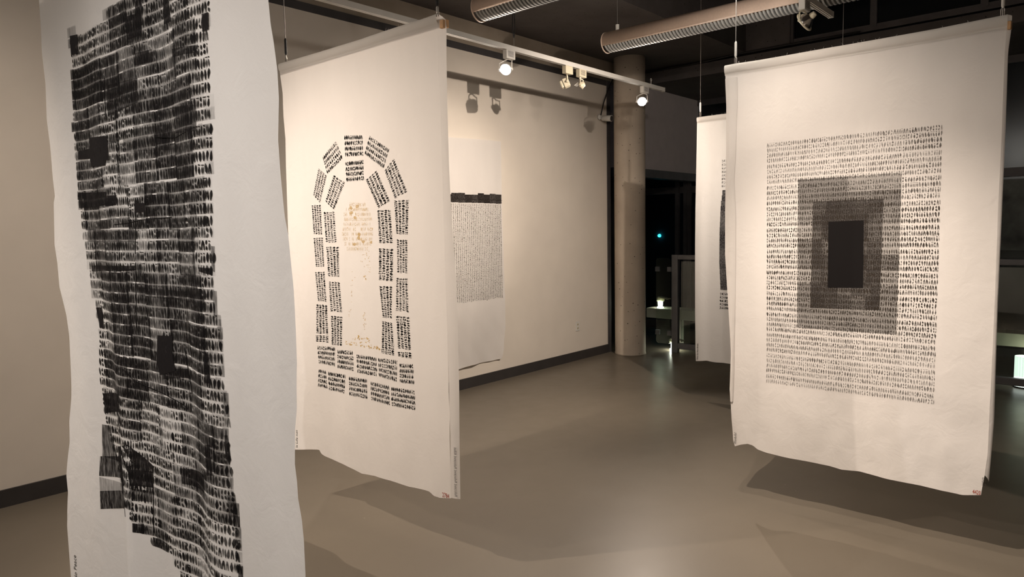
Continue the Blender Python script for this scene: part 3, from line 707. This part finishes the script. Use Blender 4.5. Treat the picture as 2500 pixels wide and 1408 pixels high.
def side_return(cl, inner, outer, depth, name, mat, parent):
    A = []; Bq = []
    for (px, py) in inner: A.append(cl.P(*cl.inv(px, py), 0))
    for (px, py) in outer:
        d = ray(px, py); o = cl.O-cl.n*depth; t = np.dot(o-EYE, cl.n)/np.dot(d, cl.n); Bq.append(EYE+t*d)
    def mk(Q):
        z = [q[2] for q in Q]; return polyfn([((z[0]-q[2])/(z[0]-z[-1]), q) for q in Q])
    a, b_ = mk(A), mk(Bq); strip(name, mat, parent, a, b_); return a, b_
sa, sb = side_return(c2, R2, [(1088, 48), (1090, 57), (1090, 142), (1093, 284), (1096, 400), (1103, 540), (1111, 640), (1116, 736), (1118, 817), (1121, 940), (1122, 1080), (1124, 1218)], .012, 'side_return', M['cloth'], B2)
sn = np.cross(sb(.8)-sa(.8), [0, 0, 1.]); sn /= np.linalg.norm(sn); sn = sn if np.dot(sn, EYE-sa(.8)) > 0 else -sn
def on_strip(t0, t1, u):
    def fn(a, b_):          # a = 0..1 along, b in fraction
        return sa(t0+(t1-t0)*a)*(1-(u+b_))+sb(t0+(t1-t0)*a)*(u+b_)+sn*.005
    return fn
zt, zb = 0.888, .995
f_ = on_strip(zb, zt, .85)
v_, fc = text2d('Relocated. Relocated. Relocated. Killed'); xm = max(p[0] for p in v_)
MB().add([f_(a/xm, -(1-b_)*.42) for a, b_ in v_], fc, .9).build('mirrored_lettering', M['ink'], B2, label='small black lettering seen mirrored on the side edge')
def q2(z, off): return [c2.inv(off[0]+x/3.9125, off[1]+y/3.9125) for x, y in z]
U = (740, 300); D_ = (740, 650)
def V(tl, tr, br, bl): return [tr, br, bl, tl]
blocks = [(U, [(392, 115), (567, 108), (577, 318), (403, 328)], 10), (U, [(635, 118), (828, 245), (770, 440), (585, 300)], 12), (U, [(185, 325), (310, 170), (388, 335), (232, 495)], 11),
 (U, [(870, 335), (1000, 655), (875, 725), (775, 455)], 15), (U, [(95, 685), (145, 428), (230, 505), (165, 770)], 14), (U, [(210, 750), (290, 490), (405, 570), (300, 832)], 14),
 (U, [(405, 368), (578, 348), (582, 552), (413, 566)], 10), (U, [(705, 448), (835, 745), (715, 818), (597, 545)], 14),
 (U, V((80, 785), (172, 780), (187, 1065), (100, 1065)), 15), (U, V((98, 1095), (192, 1090), (207, 1375), (120, 1372)), 15), (D_, V((113, 50), (210, 50), (228, 340), (140, 330)), 15), (D_, V((125, 360), (235, 370), (245, 650), (125, 640)), 14), (D_, V((120, 655), (248, 660), (248, 730), (120, 718)), 4),
 (U, V((195, 850), (303, 845), (325, 1142), (215, 1142)), 15), (U, V((218, 1180), (345, 1178), (350, 1469), (240, 1465)), 14), (D_, V((243, 145), (355, 150), (378, 440), (262, 430)), 14), (D_, V((265, 470), (378, 475), (375, 760), (272, 748)), 14),
 (U, V((705, 830), (840, 828), (862, 1150), (725, 1148)), 15), (U, V((722, 1195), (865, 1200), (860, 1512), (720, 1501)), 14), (D_, V((725, 185), (855, 190), (850, 500), (760, 490)), 14), (D_, V((755, 520), (855, 540), (878, 855), (748, 828)), 15),
 (U, V((868, 740), (1015, 730), (1003, 1065), (890, 1065)), 15), (U, V((895, 1110), (1000, 1115), (998, 1438), (898, 1430)), 14), (D_, V((890, 108), (1000, 110), (1012, 440), (885, 425)), 14), (D_, V((885, 470), (1018, 480), (1035, 800), (905, 785)), 14), (D_, V((900, 812), (1040, 820), (1040, 880), (905, 862)), 3),
 (D_, [(135, 755), (308, 765), (305, 960), (150, 930)], 11), (D_, [(325, 790), (482, 805), (488, 1005), (330, 975)], 10), (D_, [(508, 833), (702, 865), (712, 1055), (518, 1020)], 12), (D_, [(715, 870), (900, 890), (898, 1108), (725, 1055)], 11), (D_, [(920, 922), (1050, 930), (1065, 1130), (925, 1115)], 8),
 (D_, [(148, 975), (218, 990), (238, 1172), (142, 1152)], 5), (D_, [(238, 1000), (408, 1030), (402, 1220), (245, 1185)], 11), (D_, [(435, 1045), (612, 1070), (618, 1270), (440, 1235)], 11), (D_, [(645, 1092), (825, 1135), (830, 1332), (650, 1280)], 11), (D_, [(840, 1145), (1065, 1180), (1075, 1378), (845, 1335)], 14)]
for off, cs, ng in blocks:
    mb = MB(); print_block(mb, c2, q2(cs, off), 4, ng, .0012, rnd.uniform(.86, 1.05), .10); mb.build('stamped_block', M['ink'], B2)
gd = MB()
for r in range(10):
    y = 758+r*47; hw = 150*math.sqrt(max(.02, 1-((y-985)/262)**2)); x = 517-hw
    while x < 517+hw:
        ww = rnd.uniform(10, 16)
        if rnd.random() < .86:
            c = q2([(x, y), (x+ww, y), (x+ww, y+42), (x, y+42)], U)
            for poly in glyph(.5, .8):
                v = [c2.P(*quad_pt(c, gx, 1-gy), .0012) for gx, gy in poly]; gd.add(v, [tuple(range(len(v)))], rnd.uniform(.3, .62))
        x += ww
for (x, y) in [(455, 810), (520, 800), (460, 860), (500, 905), (540, 1065), (530, 1100), (490, 1160), (650, 1140), (575, 1130)]:
    c = q2([(x-22, y-22), (x+22, y-22), (x+18, y+24), (x-20, y+20)], U)
    v = [c2.P(*quad_pt(c, .5+.5*math.cos(a)*rnd.uniform(.5, 1), .5+.5*math.sin(a)*rnd.uniform(.5, 1)), .0010) for a in [i*PI/4 for i in range(8)]]; gd.add(v, [tuple(range(8))], .55)
gd.build('gold_disc', M['gold'], B2, label='disc of faint gold stamped figures')
sp = MB()
spots = [(U, rnd.gauss(605, 28), rnd.uniform(1210, 1400), 7) for _ in range(16)]+[(D_, rnd.gauss(620, 30), rnd.uniform(0, 60), 6) for _ in range(6)]+[(D_, rnd.gauss(590, 8), rnd.uniform(75, 145), 9) for _ in range(6)]+[(D_, rnd.gauss(465, 3), rnd.uniform(235, 345), 5) for _ in range(12)]
spots += [(D_, rnd.gauss(470, 12), rnd.uniform(50, 185), 6) for _ in range(6)]+[(D_, rnd.gauss(588, 8), rnd.uniform(440, 610), 8) for _ in range(12)]+[(D_, rnd.gauss(450, 6), rnd.uniform(370, 480), 6) for _ in range(6)]
for _ in range(70):
    x = rnd.uniform(405, 735); t_ = (x-405)/330; spots.append((D_, x, 740+55*t_-rnd.random()**1.6*110*math.sin(PI*min(1, max(.08, t_))), rnd.uniform(6, 14)))
for off, x, y, r in spots:
    a0 = rnd.uniform(0, PI); v = []
    for k in range(5):
        a = 2*PI*k/5; rx = r*rnd.uniform(.5, 1.1); ry = r*.45*rnd.uniform(.5, 1.2); X, Y = rx*math.cos(a), ry*math.sin(a)
        v.append(c2.P(*q2([(x+X*math.cos(a0)-Y*math.sin(a0), y+X*math.sin(a0)+Y*math.cos(a0))], off)[0], .0012))
    sp.add(v, [tuple(range(5))], rnd.uniform(.5, .95))
sp.build('gold_flakes', M['gold'], B2, label='gold flakes falling to a heap under the disc')['kind'] = 'stuff'
w0, z0 = c2.inv(727, 1093)
text_on('printed_title', lambda a, b_: c2.P(w0-b_, z0+a, .001), 'Is Life not', .020, M['ink'], B2, length=abs(c2.inv(727, 1050)[1]-z0))
w0, z0 = c2.inv(1080, 1212); w1_, z1 = c2.inv(1097, 1212)
text_on('stamped_number', lambda a, b_: c2.P(w0+a, z0+b_, .001), '2784', .024, M['red'], B2, length=abs(w1_-w0))
# rod pocket, rod and wires
def pocket(cl, parent, hh=.045, th=.012):
    v = []; f = []; nu = 60; prof = [(0, .001), (.006, th*.8), (hh*.35, th), (hh*.75, th*.8), (hh-.003, .004), (hh, .0012), (hh+.008, .0012)]
    for i in range(nu+1):
        w_ = cl.left[1][-1]+(cl.right[1][-1]-cl.left[1][-1])*i/nu; zt = cl.edge(cl.top, w_)+.002
        for dz, o in prof: v.append(cl.P(w_, zt-dz, o))
    m_ = len(prof)
    for i in range(nu):
        for k in range(m_-1): a = i*m_+k; f.append((a, a+1, a+m_+1, a+m_))
    MB().add(v, f).build('rod_pocket', M['hem'], parent, True)
    a = cl.P(cl.left[1][-1], cl.edge(cl.top, 0)-.022, 0); b_ = cl.P(cl.right[1][-1], cl.edge(cl.top, cl.W)-.022, 0); d = (b_-a)/np.linalg.norm(b_-a)
    # loose threads along the top
    for _ in range(26):
        w_ = rnd.uniform(.02, cl.W-.02); p = cl.P(w_, cl.edge(cl.top, w_)+.001); q = p+cl.e*rnd.uniform(-.008, .008)+np.array([0, 0, rnd.uniform(.004, .014)])
        MB().tube([p, q], .0005, 4).build('loose_thread', M['hem'], parent)
    return a, b_, d
a, b_, d = pocket(c2, B2)
MB().obox((a+b_)/2+d*.010+c2.n*(-.034)+np.array([0, 0, -.016]), d, c2.n, np.array([0, 0, 1.]), np.linalg.norm(b_-a)/2+.012, .014, .017).build('wood_batten', M['wood'], B2, bevel=.002)
wx, zx = c2.inv(1081, 59); MB().obox(c2.P(wx, zx, .002), c2.e, c2.n, np.array([0, 0, 1.]), .011, .008, .018).build('batten_end', M['wood'], B2, bevel=.002, label='raw wood batten end showing at the top corner')
hanger(B2, c2.P(*c2.inv(699, 150), 0), 4.43)
hanger(B2, c2.P(*c2.inv(1068, 35), 0), 4.43, slant=(0, 0))

# ================= banner 4, nested doorways
def disp4(w_, z): return crumple(w_, z, 6.1)+.010*max(0, (1.0-z)/.8)*math.exp(-((w_-.12)/.05)**2)
L4 = [(1770, 161), (1774, 260), (1773, 388), (1771, 516), (1771, 620), (1777, 720), (1783, 820), (1785, 863), (1782, 948), (1786, 1022), (1790, 1076), (1794, 1089)]
R4 = [(2461, 36), (2458, 65), (2453, 130), (2445, 340), (2437, 500), (2430, 700), (2424, 840), (2416, 1000), (2411, 1110), (2404, 1160), (2397, 1196), (2395, 1208)]
T4 = [(1769, 161), (1796, 156), (1850, 148), (2079, 108), (2292, 70), (2461, 36)]
H4 = [(1794, 1089), (1808, 1085), (1825, 1083), (1838, 1087), (1850, 1097), (1872, 1105), (1900, 1112), (1960, 1124), (2025, 1137), (2054, 1146), (2097, 1150), (2158, 1167), (2248, 1185), (2302, 1198), (2349, 1208), (2396, 1208)]
c4 = Cloth((3.888, 1.776), (3.890, .495), disp4, L4, R4, T4, H4)
B4 = empty('cloth_banner', tuple(c4.P(.6, .3)), 'white cloth banner printed with nested dark doorways around a black rectangle', 'banner', 'white printed cloth banners hanging from the ceiling')
c4.grid(120, 200, 'cloth', M['cloth'], B4)
side_return(c4, R4[:10], [(2471, 39), (2470, 65), (2461, 130), (2457, 260), (2454, 340), (2446, 527), (2436, 746), (2427, 1027), (2419, 1124), (2414, 1176)], .012, 'side_return', M['cloth'], B4)
def flap(cl, inner, parent):
    v = []; f = []; n = 80; m_ = 5
    q = [cl.inv(*p) for p in inner]; zi = [a[1] for a in q][::-1]; wi = [a[0] for a in q][::-1]
    for j in range(n+1):
        z = q[0][1]+(q[-1][1]-q[0][1])*j/n; wa = cl.edge(cl.left, z); wb = float(np.interp(z, zi, wi))
        for i in range(m_+1): v.append(cl.P(wa+(wb-wa)*i/m_, z, .002+.011*math.sin(PI*i/m_*.9+.2)))
    for j in range(n):
        for i in range(m_): a = j*(m_+1)+i; f.append((a, a+1, a+m_+2, a+m_+1))
    MB().add(v, f).build('folded_edge', M['cloth'], parent, True)
flap(c4, [(1801, 188), (1801, 260), (1798, 311), (1797, 380), (1793, 439), (1797, 516), (1797, 620), (1796, 720), (1794, 820), (1793, 900), (1790, 980)], B4)
C4 = [c4.inv(*p) for p in ((1872, 347.5), (2302, 301), (2281, 988), (1870, 934.5))]
rows4, cols4 = 46, 6
gm4 = MB()
def ringdens(u, v):
    return 0
for r in range(rows4):
    blk = r//4
    for b4 in range(5):
        gl = rnd.uniform(.8, 1.15)
        n14 = 15; g = 0
        u0, u1 = b4/5, (b4+1)/5
        a = u0
        while a < u1-.004:
            cw = rnd.uniform(.8, 1.25)*(.2/n14); b_ = min(u1, a+cw); um = (a+b_)/2; vm = (r+.5)/rows4
            # faint at top and bottom rows, darker round the middle
            dn = .47+.52*math.exp(-((vm-.50)/.30)**2)
            if um > .82 and .22 < vm < .8: dn = min(1, dn*1.15)
            if um > .85 and vm < .08: dn += .12
            dn *= gl*rnd.uniform(.85, 1.1)
            dn = min(.96, dn)
            yy0 = (r+.05-.18*((r % 4)-1.5)/4)/rows4; yy1 = (r+.97-.18*((r % 4)-1.5)/4)/rows4
            for poly in glyph(.5, 1., .92):
                v = [c4.P(*quad_pt(C4, a+(b_-a)*gx, yy0+(yy1-yy0)*(1-gy)), .0012) for gx, gy in poly]
                gm4.add(v, [tuple(range(len(v)))], dn)
            a = b_
gm4.build('stamped_figures', M['ink_thin'], B4)['kind'] = 'stuff'
def ringpatch(name, outer, dens, nx, ny, off, jitter):
    c = [c4.inv(*p) for p in outer]; mb = MB()
    for i in range(nx):
        for j in range(ny):
            e_ = .002
            q = [quad_pt(c, (i+du)/nx, (j+dv)/ny) for du, dv in ((-e_, -e_), (1+e_, -e_), (1+e_, 1+e_), (-e_, 1+e_))]
            patch(mb, c4, q, off+.0001*((i+j) % 2), dens*rnd.uniform(1-jitter, 1+jitter), 4, 4)
    return mb.build(name, M['wash4'], B4)
ringpatch('outer_doorway', [(1948.5, 439), (2202, 421), (2188, 816.5), (1946, 799)], .46, 4, 10, .0006, .35)
ringpatch('inner_doorway', [(1985, 492), (2157, 485), (2147, 757), (1978, 751)], .58, 5, 8, .0009, .28)
mb = MB(); patch(mb, c4, [c4.inv(*p) for p in ((2022.7, 541), (2108.5, 537.5), (2107, 702), (2021, 701.5))], .0026, 1.6, 8, 8); mb.build('black_rectangle', M['ink'], B4)
w0, z0 = c4.inv(1798, 1083)
text_on('printed_title', lambda a, b_: c4.P(w0-b_, z0+a, .006), 'Words Fail', .018, M['ink'], B4, length=abs(c4.inv(1796, 1055)[1]-z0))
w0, z0 = c4.inv(2374, 1204); w1_, z1 = c4.inv(2394, 1204)
text_on('stamped_number', lambda a, b_: c4.P(w0+a, z0+b_, .001), '4420', .022, M['red'], B4, length=abs(w1_-w0))
w0, z0 = c4.inv(2406, 1186); w1_, z1 = c4.inv(2406, 1166)
text_on('mirrored_lettering', lambda a, b_: c4.P(w0-b_, z0+a, .001), 'WCH21', .016, M['ink_thin'], B4, length=abs(z1-z0))
a, b_, d = pocket(c4, B4, .05)
MB().obox((a+b_)/2+d*.006+c4.n*(-.034)+np.array([0, 0, -.018]), d, c4.n, np.array([0, 0, 1.]), np.linalg.norm(b_-a)/2+.006, .012, .018).build('wood_batten', M['wood'], B4, bevel=.002)
wx, zx = c4.inv(2464.5, 62); MB().obox(c4.P(wx, zx, .002), c4.e, c4.n, np.array([0, 0, 1.]), .007, .008, .018).build('batten_end', M['wood'], B4, bevel=.002, label='raw wood batten end showing at the top corner')
hanger(B4, c4.P(*c4.inv(1796, 156), 0), 4.43, dark=False)
hanger(B4, c4.P(*c4.inv(2448, 39), 0), 4.43, dark=False)

# ================= banner 3, behind banner 4
def disp3(w_, z):
    a = max(0, (2.4-z)/2.2); return a*.012*math.sin(2*PI*w_/.36+1.2)+.004*math.sin(2*PI*w_/.15)*a
L3 = [(1702, 287), (1700, 400), (1698, 500), (1697, 600), (1697, 760), (1698, 860), (1699, 881)]
_tmp = Cloth((5.90, 2.973), (5.90, 1.69), disp3, [(0, 2.5, 0), (0, .3, 0)], [(1.28, 2.5, 0), (1.28, .3, 0)], [(0, 2.5, 0), (1.28, 2.5, 0)], [(0, .3, 0), (1.28, .3, 0)])
a = _tmp.inv(1702, 287); b_ = _tmp.inv(1699, 881)
c3 = Cloth((5.90, 2.973), (5.90, 1.69), disp3, L3, [(1.283, a[1]+.01, 0), (1.28, b_[1], 0)], [(0, a[1], 0), (1.283, a[1]+.005, 0)],
           [(1699, 881), (1726, 880), (1733, 882), (1745, 884), (1784, 888), (.9, b_[1]+.01, 0), (1.28, b_[1], 0)])
B3 = empty('cloth_banner', tuple(c3.P(.6, .35)), 'farthest white cloth banner, half hidden, with a dark hatched column print', 'banner', 'white printed cloth banners hanging from the ceiling')
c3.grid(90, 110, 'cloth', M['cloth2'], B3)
q = lambda pts: [c3.inv(*p) for p in pts]
hp = q([(1778, 450), (1764, 468), (1760, 500), (1757, 560), (1756, 640), (1759, 700), (1757, 757)])
hp = [(p[0], p[1]) for p in hp]; zt3, zb3 = hp[0][1], hp[-1][1]
wR = 1.283-hp[-1][0]
hm = MB(); n_ = 24; zz = [p[1] for p in hp][::-1]; ww = [p[0] for p in hp][::-1]
for j in range(n_):
    za = zt3+(zb3-zt3)*j/n_; zb_ = zt3+(zb3-zt3)*(j+1)/n_; wl = float(np.interp((za+zb_)/2, zz, ww))
    if j > 19: break
    nseg = 8
    for i in range(nseg):
        a = wl+(1.283-2*wl+0.0)*i/nseg; b_ = wl+(1.283-2*wl)*(i+1)/nseg
        patch(hm, c3, [(a, za), (b_, za), (b_, zb_), (a, zb_)], .001, rnd.uniform(.72, .95), 1, 1)
hm.build('hatched_column', ink_mat('crosshatch_ink', (.03, .027, .03), (80, 90, 70), .6, 1.2), B3)
gm3 = MB()
top3 = c3.inv(1770, 389)[1]; r = 0; z = top3; wl = c3.inv(1762, 410)[0]
while z > zt3-.02:
    a = wl
    while a < 1.283-wl:
        for poly in glyph(.5, 1.): gm3.add([c3.P(a+.014*gx, z-.026*(1-gy), .0012) for gx, gy in poly], [tuple(range(len(poly)))], .7)
        a += .016
    z -= .031
z = zb3+.16; wl = hp[-1][0]
while z > zb3+.02:
    a = wl
    while a < 1.283-wl:
        for poly in glyph(.5, 1.): gm3.add([c3.P(a+.016*gx, z-.026*(1-gy), .0012) for gx, gy in poly], [tuple(range(len(poly)))], .95)
        a += .016
    z -= .031
gm3.build('stamped_figures', M['ink'], B3)['kind'] = 'stuff'
w0, z0 = c3.inv(1704.5, 878)
text_on('printed_title', lambda a, b_: c3.P(w0-b_, z0+a, .001), 'When the Heart Breaks', .016, M['ink'], B3, length=abs(c3.inv(1703, 838)[1]-z0))
pocket(c3, B3)
a = c3.P(-.0, c3.edge(c3.top, 0)-.022, -.012)
MB().lathe(a, c3.e, [(0, .010), (1.283, .010)], 8).build('wood_rod', M['wood'], B3)
hanger(B3, c3.P(*c3.inv(1710, 284), 0), 4.43, dark=False, slant=(.0, 0))
hanger(B3, c3.P(1.22, c3.edge(c3.top, 1.22), 0), 4.43, dark=False)

# ================= banner pinned on the wall
WB = 4.952
def dispw(w_, z):
    a = max(0, (1.0-z)/.8); return .005*math.sin(2*PI*w_/.8+.5)+a*(.014*math.sin(2*PI*w_/.6-.4)+.006*math.sin(2*PI*(w_+z*.8)/.25))
_t = Cloth((4.10, WB), (5.47, WB), dispw, [(0, 2.5, 0), (0, .2, 0)], [(1.37, 2.5, 0), (1.37, .2, 0)], [(0, 2.5, 0), (1.37, 2.5, 0)], [(0, .2, 0), (1.37, .2, 0)])
_t.n = np.array([0, -1., 0])
def mkw():
    c = Cloth.__new__(Cloth); c.O = np.array([4.10, WB, 0.]); c.W = 1.37; c.e = np.array([1., 0, 0]); c.n = np.array([0, -1., 0]); c.disp = dispw
    c.left = c.curve([(0, 2.5, 0), (.01, .2, 0)], 1, 0)
    c.right = c.curve([(1223, 345), (1224, 420), (1226, 520), (1230, 640), (1233, 725), (1234, 780), (1232, 820), (1230, 850), (1226, 872), (1222, 878)], 1, 0)
    tr = c.inv(1223, 345); tl = c.inv(1100, 335)
    c.top = c.curve([(0, tl[1]+.003, 0), (1100, 335), (1160, 339), (1223, 345)], 0, 1)
    c.hem = c.curve([(0, .19, 0), (1121, 901), (1150, 892), (1185, 883), (1206, 879), (1222, 876)], 0, 1)
    return c
cw = mkw()
BW = empty('cloth_banner', tuple(cw.P(.6, .2)), 'white cloth banner flat on the wall with a black band above dense dots', 'banner', 'white printed cloth banners hanging from the ceiling')
cw.grid(80, 110, 'cloth', M['cloth'], BW)
bt = [cw.inv(*p)[1] for p in ((1101, 472), (1223, 474), (1225, 496), (1102, 494))]
mb = MB(); n_ = 14; wl, wr = .10, cw.inv(1224, 485)[0]
for i in range(n_):
    a = wl+(wr-wl)*i/n_; b_ = wl+(wr-wl)*(i+1)/n_; j1 = rnd.uniform(-.008, .012); j2 = rnd.uniform(-.006, .006)
    patch(mb, cw, [(a, bt[0]+j1), (b_, bt[0]+j1), (b_, bt[2]+j2), (a, bt[3]+j2)], .001, rnd.uniform(.85, 1.15), 2, 2)
    patch(mb, cw, [(a+.01, bt[0]-.05), (b_+.015, bt[0]-.05), (b_+.015, bt[2]+.03), (a+.01, bt[3]+.03)], .0018, rnd.uniform(.3, .8), 2, 2)
mb.build('black_band', M['wash4'], BW)
dm = MB(); zb_ = cw.inv(1180, 731)[1]; a = wl+.012; dz_ = (cw.inv(1225, 727)[1]-cw.inv(1110, 739)[1])
while a < wr-.012:
    z = bt[2]-.012; zend = zb_+rnd.uniform(-.006, .006)
    while z > zend:
        st = rnd.uniform(.0075, .0135)
        for sx in ((0,) if rnd.random() < .7 else (-.006, .006)):
            p = dot(a+sx+rnd.uniform(-.0012, .0012), z-st/2, rnd.uniform(.0055, .0105)*(1 if sx == 0 else .5), st*rnd.uniform(.26, .40), 6); dm.add([cw.P(x_, z_, .0012) for x_, z_ in p], [tuple(range(6))], rnd.uniform(.65, 1))
        z -= st
    a += .0262
dm.build('stamped_dots', ink_mat('olive_black_ink', (.04, .04, .02), (60, 60, 60), .7, 1.2), BW)['kind'] = 'stuff'
